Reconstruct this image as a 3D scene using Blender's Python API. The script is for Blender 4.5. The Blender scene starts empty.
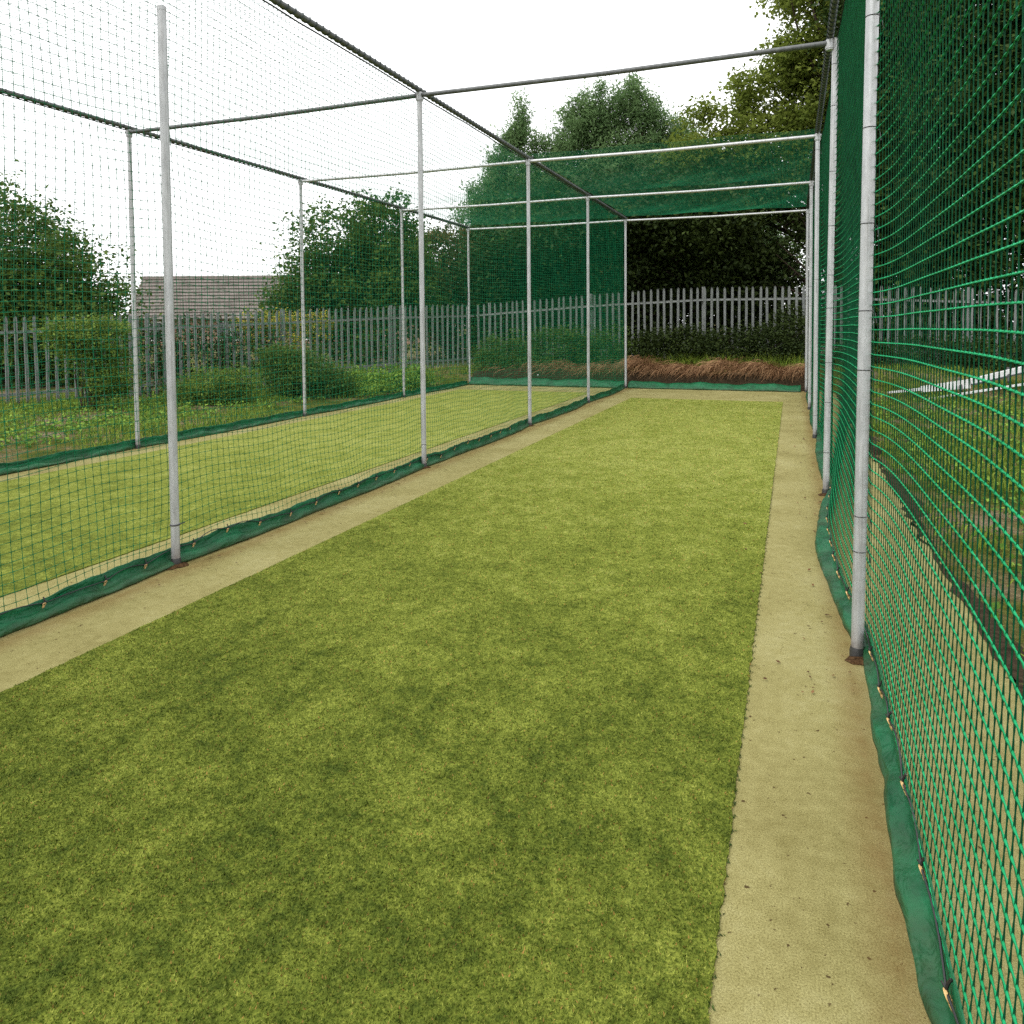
import bpy, math, random
import numpy as np
from mathutils import Vector

random.seed(7)
RNG = np.random.default_rng(11)
scene = bpy.context.scene
COL = scene.collection
PI = math.pi

# ------------------------------------------------------------------ plan (metres)
# X across the lanes, Y along them (away from the camera), Z up
H = 3.6                       # height of the roof rails
ROWS = [0.21, 3.35, 6.487, 9.625, 12.762, 15.90]   # the post rows
XM, XL, XR = 0.0, -3.647, 3.603                    # middle, left and right rows
CAM = (3.344, 0.0, 1.383)

# ------------------------------------------------------------------ helpers
def smooth(a, b, t):
    t = np.clip((t - a) / (b - a), 0, 1)
    return t * t * (3 - 2 * t)

def put(o, parent=None):
    COL.objects.link(o)
    if parent is not None:
        o.parent = parent
    return o

def tag(o, label=None, cat=None, group=None, kind=None):
    if label: o['label'] = label
    if cat: o['category'] = cat
    if group: o['group'] = group
    if kind: o['kind'] = kind
    return o

def thing(name, label, cat, loc=(0, 0, 0), group=None):
    o = bpy.data.objects.new(name, None)
    o.empty_display_size = 0.2
    COL.objects.link(o)
    o.location = loc
    return tag(o, label, cat, group)

def raw_mesh(name, V, F, mats, smooth_shade=False, midx=None, attr=None):
    """V (n,3); F list of equal-width int arrays"""
    me = bpy.data.meshes.new(name)
    V = np.asarray(V, dtype=np.float32)
    me.vertices.add(len(V))
    me.vertices.foreach_set('co', V.ravel())
    F = [np.asarray(f, dtype=np.int32) for f in (F if isinstance(F, list) else [F])]
    nl = sum(f.size for f in F); nf = sum(len(f) for f in F)
    me.loops.add(nl); me.polygons.add(nf)
    me.loops.foreach_set('vertex_index', np.concatenate([f.ravel() for f in F]))
    tot = np.concatenate([np.full(len(f), f.shape[1], np.int32) for f in F])
    st = np.concatenate([[0], np.cumsum(tot)[:-1]]).astype(np.int32)
    me.polygons.foreach_set('loop_start', st)
    me.polygons.foreach_set('loop_total', tot)
    if midx is not None:
        me.polygons.foreach_set('material_index', np.asarray(midx, np.int32))
    me.polygons.foreach_set('use_smooth', np.full(nf, smooth_shade, bool))
    for m in (mats if isinstance(mats, (list, tuple)) else [mats]):
        me.materials.append(m)
    if attr is not None:
        a = me.attributes.new('var', 'FLOAT', 'POINT')
        a.data.foreach_set('value', np.asarray(attr, np.float32))
    me.update(calc_edges=True)
    me.validate()
    return me

class MB:
    """collects simple shapes into one mesh"""
    def __init__(s): s.v = []; s.f = []; s.n = 0; s.mi = []; s.cur = 0
    def add(s, V, faces):
        s.v.extend([tuple(p) for p in V])
        for f in faces:
            s.f.append([i + s.n for i in f]); s.mi.append(s.cur)
        s.n += len(V)
    def box(s, c, d, R=None):
        V = []
        for x in (-.5, .5):
            for y in (-.5, .5):
                for z in (-.5, .5):
                    p = Vector((x * d[0], y * d[1], z * d[2]))
                    if R is not None: p = R @ p
                    V.append((p.x + c[0], p.y + c[1], p.z + c[2]))
        s.add(V, [(0, 1, 3, 2), (4, 6, 7, 5), (0, 4, 5, 1), (2, 3, 7, 6), (0, 2, 6, 4), (1, 5, 7, 3)])
    def tube(s, pts, rad, n=10, cap=True):
        pts = [Vector(p) for p in pts]
        if not isinstance(rad, (list, tuple)): rad = [rad] * len(pts)
        V = []; F = []
        ref = None
        for i, p in enumerate(pts):
            t = (pts[min(i + 1, len(pts) - 1)] - pts[max(i - 1, 0)]).normalized()
            if ref is None:
                ref = Vector((0, 0, 1)) if abs(t.z) < .9 else Vector((1, 0, 0))
            u = t.cross(ref).normalized(); w = u.cross(t).normalized(); ref = w
            for k in range(n):
                a = 2 * PI * k / n
                V.append(p + (u * math.cos(a) + w * math.sin(a)) * rad[i])
        for i in range(len(pts) - 1):
            for k in range(n):
                F.append((i * n + k, i * n + (k + 1) % n, (i + 1) * n + (k + 1) % n, (i + 1) * n + k))
        if cap:
            F.append(tuple(range(n - 1, -1, -1)))
            F.append(tuple((len(pts) - 1) * n + k for k in range(n)))
        s.add(V, F)
    def ring(s, c, R, r, axis='z', n=14, m=6):
        V = []; F = []
        for i in range(n):
            a = 2 * PI * i / n
            for j in range(m):
                b = 2 * PI * j / m
                x = (R + r * math.cos(b)) * math.cos(a); y = (R + r * math.cos(b)) * math.sin(a); z = r * math.sin(b)
                if axis == 'x': x, y, z = z, x, y
                if axis == 'y': x, y, z = x, z, y
                V.append((c[0] + x, c[1] + y, c[2] + z))
        for i in range(n):
            for j in range(m):
                F.append((i * m + j, ((i + 1) % n) * m + j, ((i + 1) % n) * m + (j + 1) % m, i * m + (j + 1) % m))
        s.add(V, F)
    def ball(s, c, r, n=14, m=9, sq=(1, 1, 1)):
        V = []; F = []
        for j in range(m + 1):
            b = PI * j / m
            for i in range(n):
                a = 2 * PI * i / n
                V.append((c[0] + sq[0] * r * math.sin(b) * math.cos(a), c[1] + sq[1] * r * math.sin(b) * math.sin(a), c[2] + sq[2] * r * math.cos(b)))
        for j in range(m):
            for i in range(n):
                F.append((j * n + i, (j + 1) * n + i, (j + 1) * n + (i + 1) % n, j * n + (i + 1) % n))
        s.add(V, F)
    def mesh(s, name, mats, smooth_shade=True, bevel=0):
        me = bpy.data.meshes.new(name)
        me.from_pydata(s.v, [], s.f)
        for m in (mats if isinstance(mats, (list, tuple)) else [mats]): me.materials.append(m)
        me.polygons.foreach_set('material_index', s.mi)
        me.polygons.foreach_set('use_smooth', [smooth_shade] * len(s.f))
        me.update()
        if smooth_shade:
            try: me.set_sharp_from_angle(angle=math.radians(40))
            except Exception: pass
        return me
    def obj(s, name, mats, parent=None, smooth_shade=True):
        return put(bpy.data.objects.new(name, s.mesh(name, mats, smooth_shade)), parent)

# ------------------------------------------------------------------ materials
def new_mat(name):
    m = bpy.data.materials.new(name); m.use_nodes = True
    nt = m.node_tree
    b = nt.nodes['Principled BSDF']
    return m, nt, b

def N(nt, t, **kw):
    n = nt.nodes.new(t)
    for k, v in kw.items():
        if k.startswith('i_'):
            n.inputs[k[2:].replace('_', ' ')].default_value = v
        else: setattr(n, k, v)
    return n

def ramp(nt, fac, stops):
    r = nt.nodes.new('ShaderNodeValToRGB')
    el = r.color_ramp.elements
    while len(el) < len(stops): el.new(.5)
    for e, (p, c) in zip(el, stops):
        e.position = p; e.color = (*c, 1) if len(c) == 3 else c
    nt.links.new(fac, r.inputs['Fac'])
    return r.outputs['Color']

def noise(nt, co, scale, detail=3, rough=.55, dist=0):
    n = nt.nodes.new('ShaderNodeTexNoise')
    n.inputs['Scale'].default_value = scale; n.inputs['Detail'].default_value = detail
    n.inputs['Roughness'].default_value = rough; n.inputs['Distortion'].default_value = dist
    nt.links.new(co, n.inputs['Vector'])
    return n.outputs['Fac']

def mix(nt, f, a, b, mode='MIX'):
    m = nt.nodes.new('ShaderNodeMix'); m.data_type = 'RGBA'; m.blend_type = mode
    for i, v in ((0, f), (6, a), (7, b)):
        if hasattr(v, 'is_output'): nt.links.new(v, m.inputs[i])
        else: m.inputs[i].default_value = v if i == 0 else (*v, 1)
    return m.outputs[2]

def math_n(nt, op, a, b=None, clamp=False):
    m = nt.nodes.new('ShaderNodeMath'); m.operation = op; m.use_clamp = clamp
    for i, v in ((0, a), (1, b)):
        if v is None: continue
        if hasattr(v, 'is_output'): nt.links.new(v, m.inputs[i])
        else: m.inputs[i].default_value = v
    return m.outputs[0]

def pos(nt): return nt.nodes.new('ShaderNodeNewGeometry').outputs['Position']

def mapped(nt, co, scale):
    m = nt.nodes.new('ShaderNodeMapping'); m.inputs['Scale'].default_value = scale
    nt.links.new(co, m.inputs['Vector']); return m.outputs[0]

def bump(nt, b, h, strength=.5, dist=.01):
    n = nt.nodes.new('ShaderNodeBump'); n.inputs['Strength'].default_value = strength
    n.inputs['Distance'].default_value = dist
    nt.links.new(h, n.inputs['Height']); nt.links.new(n.outputs[0], b.inputs['Normal'])

def attr(nt):
    a = nt.nodes.new('ShaderNodeAttribute'); a.attribute_name = 'var'; return a.outputs['Fac']

def simple(name, c, rough=.6, metal=0, var=0.0, scale=20, spec=.5, bumpy=0):
    m, nt, b = new_mat(name)
    b.inputs['Roughness'].default_value = rough; b.inputs['Metallic'].default_value = metal
    b.inputs['Specular IOR Level'].default_value = spec
    p = pos(nt); f = noise(nt, p, scale, 4)
    lo = tuple(x * (1 - var) for x in c); hi = tuple(min(1, x * (1 + var)) for x in c)
    nt.links.new(ramp(nt, f, [(.3, lo), (.7, hi)]), b.inputs['Base Color'])
    if bumpy: bump(nt, b, f, bumpy, .01)
    return m

# turf colour graph shared by the mat and its fibres
def turf_colour(nt, p):
    big = noise(nt, mapped(nt, p, (1, .75, 1)), 2.0, 4, .6, .3)
    mid = noise(nt, mapped(nt, p, (1.1, .8, 1)), 7.5, 4, .65, .3)
    sml = noise(nt, p, 28.0, 3, .7)
    f = math_n(nt, 'ADD', math_n(nt, 'MULTIPLY', big, .24), math_n(nt, 'MULTIPLY', mid, .36))
    f = math_n(nt, 'ADD', f, math_n(nt, 'MULTIPLY', sml, .40))
    sep = nt.nodes.new('ShaderNodeSeparateXYZ'); nt.links.new(p, sep.inputs[0])
    # the far end's grazing sheen painted into the colour, darker at this end
    mr = nt.nodes.new('ShaderNodeMapRange'); mr.interpolation_type = 'LINEAR'
    nt.links.new(sep.outputs['Y'], mr.inputs[0])
    mr.inputs[1].default_value = 1.0; mr.inputs[2].default_value = 7.5
    mr.inputs[3].default_value = -.10; mr.inputs[4].default_value = .10
    f = math_n(nt, 'ADD', f, mr.outputs[0])
    # a faint worn line along the lane, and a joint across it
    d = math_n(nt, 'ABSOLUTE', math_n(nt, 'SUBTRACT', sep.outputs['X'], 2.78))
    d = math_n(nt, 'SUBTRACT', 1, math_n(nt, 'DIVIDE', d, .022), True)
    d = math_n(nt, 'MULTIPLY', d, math_n(nt, 'MULTIPLY', noise(nt, p, 1.3, 3, .6), .03))
    d2 = math_n(nt, 'ABSOLUTE', math_n(nt, 'SUBTRACT', sep.outputs['Y'], 7.9))
    d2 = math_n(nt, 'SUBTRACT', 1, math_n(nt, 'DIVIDE', d2, .05), True)
    d2 = math_n(nt, 'MULTIPLY', d2, math_n(nt, 'MULTIPLY', noise(nt, p, 2.1, 3, .6), .04))
    f = math_n(nt, 'ADD', math_n(nt, 'ADD', f, d), d2)
    return ramp(nt, f, TURF)
TURF = [(.30, (.070, .102, .016)), (.41, (.148, .184, .027)), (.535, (.258, .298, .050)), (.67, (.395, .42, .105))]

def make_turf():
    m, nt, b = new_mat('artificial_turf')
    p = pos(nt); c = turf_colour(nt, p)
    fine = noise(nt, p, 120, 3, .75)
    c2 = mix(nt, 1.0, c, ramp(nt, fine, [(.3, (.30, .34, .30)), (.5, (.9, .92, .9)), (.68, (1.5, 1.42, 1.4))]), 'MULTIPLY')
    nt.links.new(c2, b.inputs['Base Color'])
    b.inputs['Roughness'].default_value = .9; b.inputs['Specular IOR Level'].default_value = .04
    bump(nt, b, noise(nt, p, 160, 3, .7), .7, .006)
    return m

def make_turf_blade():
    m, nt, b = new_mat('turf_fibre')
    p = pos(nt); c = turf_colour(nt, p)
    v = attr(nt)
    c2 = mix(nt, 1.0, c, ramp(nt, v, [(0, (.30, .42, .30)), (.25, (.65, .76, .6)), (.55, (1.1, 1.12, 1.05)), (.8, (1.5, 1.45, 1.45)), (.95, (1.9, 1.7, 2.2)), (.97, (2.0, .95, 1.6)), (1, (2.2, 1.1, 2.0))]), 'MULTIPLY')
    nt.links.new(c2, b.inputs['Base Color'])
    b.inputs['Roughness'].default_value = .7; b.inputs['Specular IOR Level'].default_value = .07
    return m

def make_carpet():
    m, nt, b = new_mat('tan_carpet')
    p = pos(nt)
    big = noise(nt, p, 1.6, 4, .6); fine = noise(nt, p, 240, 2, .7); mid = noise(nt, p, 22, 4, .65)
    c = ramp(nt, math_n(nt, 'ADD', math_n(nt, 'MULTIPLY', big, .6), math_n(nt, 'MULTIPLY', mid, .4)),
             [(.33, (.285, .25, .092)), (.5, (.395, .355, .145)), (.68, (.49, .45, .21))])
    c = mix(nt, 1.0, c, ramp(nt, fine, [(.28, (.50, .47, .40)), (.5, (.95, .95, .95)), (.72, (1.25, 1.25, 1.28))]), 'MULTIPLY')
    sp = noise(nt, p, 34, 3, .6)
    c = mix(nt, ramp(nt, sp, [(.665, (0, 0, 0)), (.70, (.9, .9, .9))]), c, (.075, .045, .02))
    # damp reddish dirt that has gathered along the net skirts
    sep = nt.nodes.new('ShaderNodeSeparateXYZ'); nt.links.new(p, sep.inputs[0])
    def near(x0, w):
        d = math_n(nt, 'ABSOLUTE', math_n(nt, 'SUBTRACT', sep.outputs['X'], x0))
        return math_n(nt, 'SUBTRACT', 1, math_n(nt, 'DIVIDE', d, w), True)
    d = math_n(nt, 'MAXIMUM', near(.10, .13), near(3.57, .10))
    d = math_n(nt, 'MULTIPLY', d, math_n(nt, 'MULTIPLY', noise(nt, p, 7, 5, .7), .85), True)
    c = mix(nt, d, c, (.22, .115, .04))
    nt.links.new(c, b.inputs['Base Color'])
    b.inputs['Roughness'].default_value = .97; b.inputs['Specular IOR Level'].default_value = .03
    bump(nt, b, noise(nt, p, 170, 3, .7), .6, .005)
    return m

def make_ground():
    m, nt, b = new_mat('rough_grass_ground')
    p = pos(nt)
    a = noise(nt, p, .9, 5, .65); f = noise(nt, p, 30, 4, .7)
    c = ramp(nt, a, [(.36, (.060, .085, .014)), (.46, (.12, .13, .022)), (.54, (.19, .15, .07)), (.64, (.28, .22, .14))])
    c = mix(nt, 1.0, c, ramp(nt, f, [(.3, (.4, .4, .4)), (.7, (1.4, 1.4, 1.4))]), 'MULTIPLY')
    nt.links.new(c, b.inputs['Base Color']); b.inputs['Roughness'].default_value = 1
    b.inputs['Specular IOR Level'].default_value = .05
    bump(nt, b, f, 1, .05)
    return m

def make_leaf(name, dark, light, transl=.25):
    m, nt, b = new_mat(name)
    v = attr(nt)
    mixc = ramp(nt, v, [(0, dark), (.6, tuple((x + y) / 2 for x, y in zip(dark, light))), (1, light)])
    nt.links.new(mixc, b.inputs['Base Color'])
    b.inputs['Roughness'].default_value = .6; b.inputs['Specular IOR Level'].default_value = .12
    t = nt.nodes.new('ShaderNodeBsdfTranslucent'); nt.links.new(mixc, t.inputs['Color'])
    mx = nt.nodes.new('ShaderNodeMixShader'); mx.inputs[0].default_value = transl
    out = nt.nodes['Material Output']
    nt.links.new(b.outputs[0], mx.inputs[1]); nt.links.new(t.outputs[0], mx.inputs[2])
    nt.links.new(mx.outputs[0], out.inputs['Surface'])
    return m

def make_galv(name, lo, hi, rough=.45, metal=.35):
    m, nt, b = new_mat(name)
    p = pos(nt)
    f = noise(nt, mapped(nt, p, (1, 1, .3)), 24, 5, .7); s = noise(nt, p, 120, 2, .6)
    c = ramp(nt, f, [(.3, lo), (.7, hi)])
    c = mix(nt, .12, c, ramp(nt, s, [(.35, lo), (.65, hi)]))
    st = noise(nt, mapped(nt, p, (60, 60, 1.6)), 1.0, 4, .7)
    c = mix(nt, 1.0, c, ramp(nt, st, [(.34, (.74, .72, .69)), (.5, (1, 1, 1)), (.7, (1.06, 1.06, 1.06))]), 'MULTIPLY')
    # rust at the foot
    sep = nt.nodes.new('ShaderNodeSeparateXYZ'); nt.links.new(p, sep.inputs[0])
    r = math_n(nt, 'SUBTRACT', 1, math_n(nt, 'DIVIDE', sep.outputs['Z'], .16), True)
    r = math_n(nt, 'MULTIPLY', r, math_n(nt, 'MULTIPLY', noise(nt, p, 40, 4, .7), 1.3), True)
    c = mix(nt, r, c, (.09, .035, .012))
    nt.links.new(c, b.inputs['Base Color'])
    b.inputs['Metallic'].default_value = metal; b.inputs['Roughness'].default_value = rough
    return m

def make_tiles():
    m, nt, b = new_mat('roof_tiles')
    co = nt.nodes.new('ShaderNodeTexCoord').outputs['Object']
    f = noise(nt, co, 1.2, 5, .7); g = noise(nt, co, 12, 3, .7)
    c = ramp(nt, f, [(.3, (.135, .112, .098)), (.7, (.235, .20, .18))])
    c = mix(nt, 1.0, c, ramp(nt, g, [(.3, (.7, .7, .7)), (.7, (1.2, 1.2, 1.2))]), 'MULTIPLY')
    nt.links.new(c, b.inputs['Base Color']); b.inputs['Roughness'].default_value = .9
    return m

def make_brick():
    m, nt, b = new_mat('brick_wall')
    br = nt.nodes.new('ShaderNodeTexBrick')
    co = nt.nodes.new('ShaderNodeTexCoord').outputs['Object']
    mp = nt.nodes.new('ShaderNodeMapping'); mp.inputs['Rotation'].default_value = (PI / 2, 0, 0)
    nt.links.new(co, mp.inputs[0]); nt.links.new(mp.outputs[0], br.inputs['Vector'])
    br.inputs['Color1'].default_value = (.28, .12, .07, 1); br.inputs['Color2'].default_value = (.36, .17, .1, 1)
    br.inputs['Mortar'].default_value = (.4, .37, .32, 1)
    br.inputs['Scale'].default_value = 1; br.inputs['Brick Width'].default_value = .225
    br.inputs['Row Height'].default_value = .075; br.inputs['Mortar Size'].default_value = .008
    nt.links.new(br.outputs['Color'], b.inputs['Base Color']); b.inputs['Roughness'].default_value = .9
    return m

def make_twine(name, lo, hi):
    m, nt, b = new_mat(name)
    f = noise(nt, pos(nt), 9, 3)
    nt.links.new(ramp(nt, f, [(.3, lo), (.7, hi)]), b.inputs['Base Color'])
    b.inputs['Roughness'].default_value = .6; b.inputs['Specular IOR Level'].default_value = .12
    return m

def make_skirt():
    m, nt, b = new_mat('green_tarpaulin')
    p = pos(nt); f = noise(nt, p, 7, 4, .6)
    c = ramp(nt, f, [(.3, (.001, .058, .018)), (.7, (.004, .140, .050))])
    sep = nt.nodes.new('ShaderNodeSeparateXYZ'); nt.links.new(p, sep.inputs[0])
    r = math_n(nt, 'SUBTRACT', 1, math_n(nt, 'DIVIDE', sep.outputs['Z'], .05), True)
    r = math_n(nt, 'MULTIPLY', r, noise(nt, p, 30, 4, .7), True)
    c = mix(nt, r, c, (.08, .06, .03))
    nt.links.new(c, b.inputs['Base Color'])
    b.inputs['Roughness'].default_value = .5; b.inputs['Specular IOR Level'].default_value = .3
    bump(nt, b, noise(nt, mapped(nt, p, (1, .6, 1.6)), 16, 3, .55, .6), .5, .04)
    return m

M = {}
M['turf'] = make_turf(); M['blade'] = make_turf_blade(); M['carpet'] = make_carpet(); M['ground'] = make_ground()
M['galv'] = make_galv('galvanised_tube', (.42, .43, .44), (.66, .67, .68))
M['pale'] = make_galv('galvanised_pale', (.205, .225, .215), (.35, .37, .355), .6, .15)
M['skirt'] = make_skirt()
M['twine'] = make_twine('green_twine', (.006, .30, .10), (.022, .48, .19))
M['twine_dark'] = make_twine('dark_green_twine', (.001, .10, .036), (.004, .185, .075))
M['twine_shade'] = make_twine('shaded_green_twine', (.001, .032, .012), (.002, .065, .025))  # vertical strands of the near net: their shading put into the colour
M['galv_backlit'] = make_galv('backlit_tube', (.10, .11, .11), (.22, .23, .23), .6, .2)  # darker tube copy: the backlit look of the rails put into the colour
M['cord'] = simple('dark_cord', (.012, .03, .022), .7)
M['tie'] = simple('black_plastic', (.012, .012, .013), .4)
M['brass'] = simple('brass', (.78, .50, .22), .4, .35, .15)
M['soil'] = simple('dark_soil', (.050, .035, .021), 1, 0, .5, 30, .05, .8)
M['dirt'] = simple('brown_dirt', (.075, .042, .020), 1, 0, .6, 60, .05, .8)
M['bark'] = simple('bark', (.06, .045, .033), .95, 0, .4, 30, .1, .6)
M['white'] = simple('white_paint', (.78, .78, .77), .4, 0, .05, 8)
M['greywhite'] = make_galv('chalky_aluminium', (.40, .41, .42), (.74, .74, .73), .5, .1)
M['darkmetal'] = simple('dark_metal', (.05, .05, .05), .5, .5)
M['tiles'] = make_tiles(); M['brick'] = make_brick()
M['fascia'] = simple('painted_board', (.7, .7, .68), .6)
M['glass'] = simple('window_glass', (.03, .035, .04), .08, 0, .1, 3, .6)
M['straw'] = make_leaf('dry_straw', (.16, .075, .034), (.62, .38, .20), .25)
M['grass'] = make_leaf('rough_grass', (.060, .125, .014), (.32, .40, .055), .35)
M['weed'] = make_leaf('weed_leaves', (.055, .13, .016), (.25, .38, .055), .3)
M['litter'] = make_leaf('dead_leaves', (.06, .026, .012), (.26, .13, .055), .1)
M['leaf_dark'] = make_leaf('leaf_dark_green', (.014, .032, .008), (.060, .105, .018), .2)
M['leaf_mid'] = make_leaf('leaf_mid_green', (.035, .070, .012), (.12, .18, .032), .35)
M['leaf_ash'] = make_leaf('leaf_olive_green', (.085, .125, .018), (.25, .30, .058), .55)
M['leaf_feather'] = make_leaf('leaf_feathery_green', (.095, .175, .065), (.23, .34, .145), .55)
M['leaf_brown'] = make_leaf('leaf_brownish', (.06, .065, .018), (.17, .14, .05), .35)
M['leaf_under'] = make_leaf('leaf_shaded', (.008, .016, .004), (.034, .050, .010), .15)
M['leaf_bush'] = make_leaf('leaf_hedge', (.045, .088, .012), (.20, .275, .045), .35)
M['leaf_yellow'] = make_leaf('leaf_yellow', (.14, .16, .02), (.50, .42, .05), .25)
M['ballwhite'] = simple('pale_leather', (.62, .64, .6), .5, 0, .1)

# surface albedos: the values above are picked for a mid exposure; bring them to real-world reflectance
for key, f in dict(turf=.62, blade=.64, carpet=.62, galv=.74, galv_backlit=.6, pale=.64, skirt=.75, twine=.72, twine_dark=.72, brass=.9, soil=.7, bark=.8, white=.8,
                   tiles=.75, brick=.7, fascia=.8, straw=.75, litter=.7, leaf_under=1.25, leaf_dark=.85, ballwhite=.7, grass=.85, ground=.8, dirt=.8, tie=.7, cord=.7).items():
    nt = M[key].node_tree
    for node in list(nt.nodes):
        sock = node.inputs.get('Base Color') if node.type == 'BSDF_PRINCIPLED' else (node.inputs.get('Color') if node.type == 'BSDF_TRANSLUCENT' else None)
        if sock is None or not sock.links: continue
        src = sock.links[0].from_socket
        nt.links.new(mix(nt, 1.0, src, (f, f, f), 'MULTIPLY'), sock)

# ------------------------------------------------------------------ terrain
def bank(X):          # height of the ground along the back fence
    return np.interp(X, [-12, -4.9, 0, 3, 9.5, 14], [.2, .3, .52, .5, .3, .3])
def ground_z(X, Y):
    X = np.asarray(X, float); Y = np.asarray(Y, float)
    z = np.full(np.broadcast(X, Y).shape, -.06)
    b = bank(X)
    inner = smooth(16.12, 16.42, Y) * b * .55 + smooth(16.5, 17.6, Y) * b * .45 + smooth(16.12, 16.3, Y) * .06
    outer = (smooth(13.6, 17.2, Y)) * (b + .06)
    w = smooth(3.9, 4.8, X) + (1 - smooth(-4.6, -3.9, X))
    z = z + inner * (1 - w) + outer * w
    z = z + .05 * smooth(-4.5, -8, X) + .02 * np.sin(X * 1.7) * np.sin(Y * 1.3) * w
    return z

xs = np.unique(np.concatenate([np.linspace(-400, -30, 12), np.linspace(-30, 25, 190), np.linspace(25, 400, 12)]))
ys = np.unique(np.concatenate([np.linspace(-200, -6, 8), np.linspace(-6, 14, 60), np.linspace(14, 20, 60), np.linspace(20, 60, 20), np.linspace(60, 600, 12)]))
GX, GY = np.meshgrid(xs, ys, indexing='ij')
GZ = ground_z(GX, GY)
V = np.stack([GX, GY, GZ], -1).reshape(-1, 3)
i, j = np.meshgrid(np.arange(len(xs) - 1), np.arange(len(ys) - 1), indexing='ij')
n = len(ys)
F = np.stack([i * n + j, (i + 1) * n + j, (i + 1) * n + j + 1, i * n + j + 1], -1).reshape(-1, 4)
put(tag(bpy.data.objects.new('ground', raw_mesh('ground', V, F, M['ground'], True)), kind='structure'))

def sheet(name, x0, x1, y0, y1, z, mat, kind='structure', thick=.05, jag=0, step=.03):
    """a thin slab with slightly irregular long edges"""
    yy = np.arange(y0, y1 + step * .5, step) if jag else np.array([y0, y1])
    jl = RNG.normal(0, jag, len(yy)); jr = RNG.normal(0, jag, len(yy))
    k = len(yy)
    T = np.concatenate([np.stack([x0 + jl, yy, np.full(k, z)], -1), np.stack([x1 + jr, yy, np.full(k, z)], -1)])
    B = T.copy(); B[:, 2] -= thick
    V = np.concatenate([T, B])
    a = np.arange(k - 1)
    F = [np.stack([a, a + k, a + k + 1, a + 1], -1),
         np.stack([a, a + 1, a + 1 + 2 * k, a + 2 * k], -1),
         np.stack([a + k, a + 3 * k, a + 1 + 3 * k, a + 1 + k], -1),
         np.array([[0, 2 * k, 3 * k, k], [k - 1, 2 * k - 1, 4 * k - 1, 3 * k - 1]])]
    return put(tag(bpy.data.objects.new(name, raw_mesh(name, V, F, mat)), kind=kind))

sheet('carpet_surround', -3.80, 4.15, -2.0, 16.12, 0.0, M['carpet'])
sheet('turf_lane', .545, 3.195, -1.2, 13.80, .006, M['turf'], thick=.006, jag=.0025)
sheet('turf_lane', -3.30, -.46, -1.2, 14.6, .006, M['turf'], thick=.006, jag=.0025)

# ------------------------------------------------------------------ blades of any kind of grass: one triangle pair each
def blades(name, P, length, width, lean, mat, label, cat, var=None, bend=True, kind='stuff'):
    k = len(P)
    a = RNG.uniform(0, 2 * PI, k); d = np.stack([np.cos(a), np.sin(a), 0 * a], -1)
    L = length * RNG.uniform(.6, 1.25, k); ln = lean * RNG.uniform(.3, 1.3, k)
    a2 = RNG.uniform(0, 2 * PI, k); s = np.stack([np.cos(a2), np.sin(a2), 0 * a2], -1) * (width * RNG.uniform(.7, 1.3, k) / 2)[:, None]
    tip = P + d * (L * np.sin(ln))[:, None] + np.array([0, 0, 1]) * (L * np.cos(ln))[:, None]
    if var is None: var = RNG.uniform(0, 1, k)
    if bend:
        mid = P + d * (L * .32 * np.sin(ln))[:, None] + np.array([0, 0, 1]) * (L * .6)[:, None] * np.cos(ln * .6)[:, None]
        V = np.stack([P - s, P + s, mid + s * .8, mid - s * .8, tip], 1).reshape(-1, 3)
        b = np.arange(k) * 5
        F = [np.stack([b, b + 1, b + 2, b + 3], -1), np.stack([b + 3, b + 2, b + 4], -1)]
        at = np.repeat(var, 5)
    else:
        V = np.stack([P - s, P + s, tip], 1).reshape(-1, 3)
        b = np.arange(k) * 3
        F = [np.stack([b, b + 1, b + 2], -1)]
        at = np.repeat(var, 3)
    o = put(bpy.data.objects.new(name, raw_mesh(name, V, F, mat, False, None, at)))
    return tag(o, label, cat, None, kind)

def scatter(x0, x1, y0, y1, dens):
    k = int(abs((x1 - x0) * (y1 - y0)) * dens)
    return np.stack([RNG.uniform(x0, x1, k), RNG.uniform(y0, y1, k)], -1)

yb = np.concatenate([np.arange(.35, 3, .1), np.arange(3, 13.8, .2), [13.79]])
TP = []; TL = []; TW = []
for y0, y1 in zip(yb[:-1], yb[1:]):
    ym = (y0 + y1) / 2
    q = scatter(.545, 3.197, y0, y1, 58000 * min(1, (1.5 / ym) ** 1.5))
    TP.append(np.concatenate([q, np.full((len(q), 1), .005)], -1))
    TL.append(np.full(len(q), .0080 + .0004 * ym)); TW.append(np.full(len(q), .0033 + .0005 * ym))
TP = np.concatenate(TP); TL = np.concatenate(TL); TW = np.concatenate(TW)
blades('turf_pile', TP, TL, TW, 1.0, M['blade'], 'short yellow green pile of the artificial grass lane', 'artificial grass', bend=False)

# ragged stitched seam along the right edge of the lane
yy = np.concatenate([np.arange(1.2, 7, .062), np.arange(7, 13.8, .12)])
SP = []
for y in yy:
    k = 7
    SP.append(np.stack([3.195 + np.abs(RNG.normal(0, .006, k)), y + RNG.normal(0, .006, k), np.full(k, .003)], -1))
SP = np.concatenate(SP)
blades('seam_tufts', SP, .009, .005, 1.3, M['leaf_dark'], 'dark green tufts of thread along the right seam of the turf lane', 'stitching', bend=False)

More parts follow.
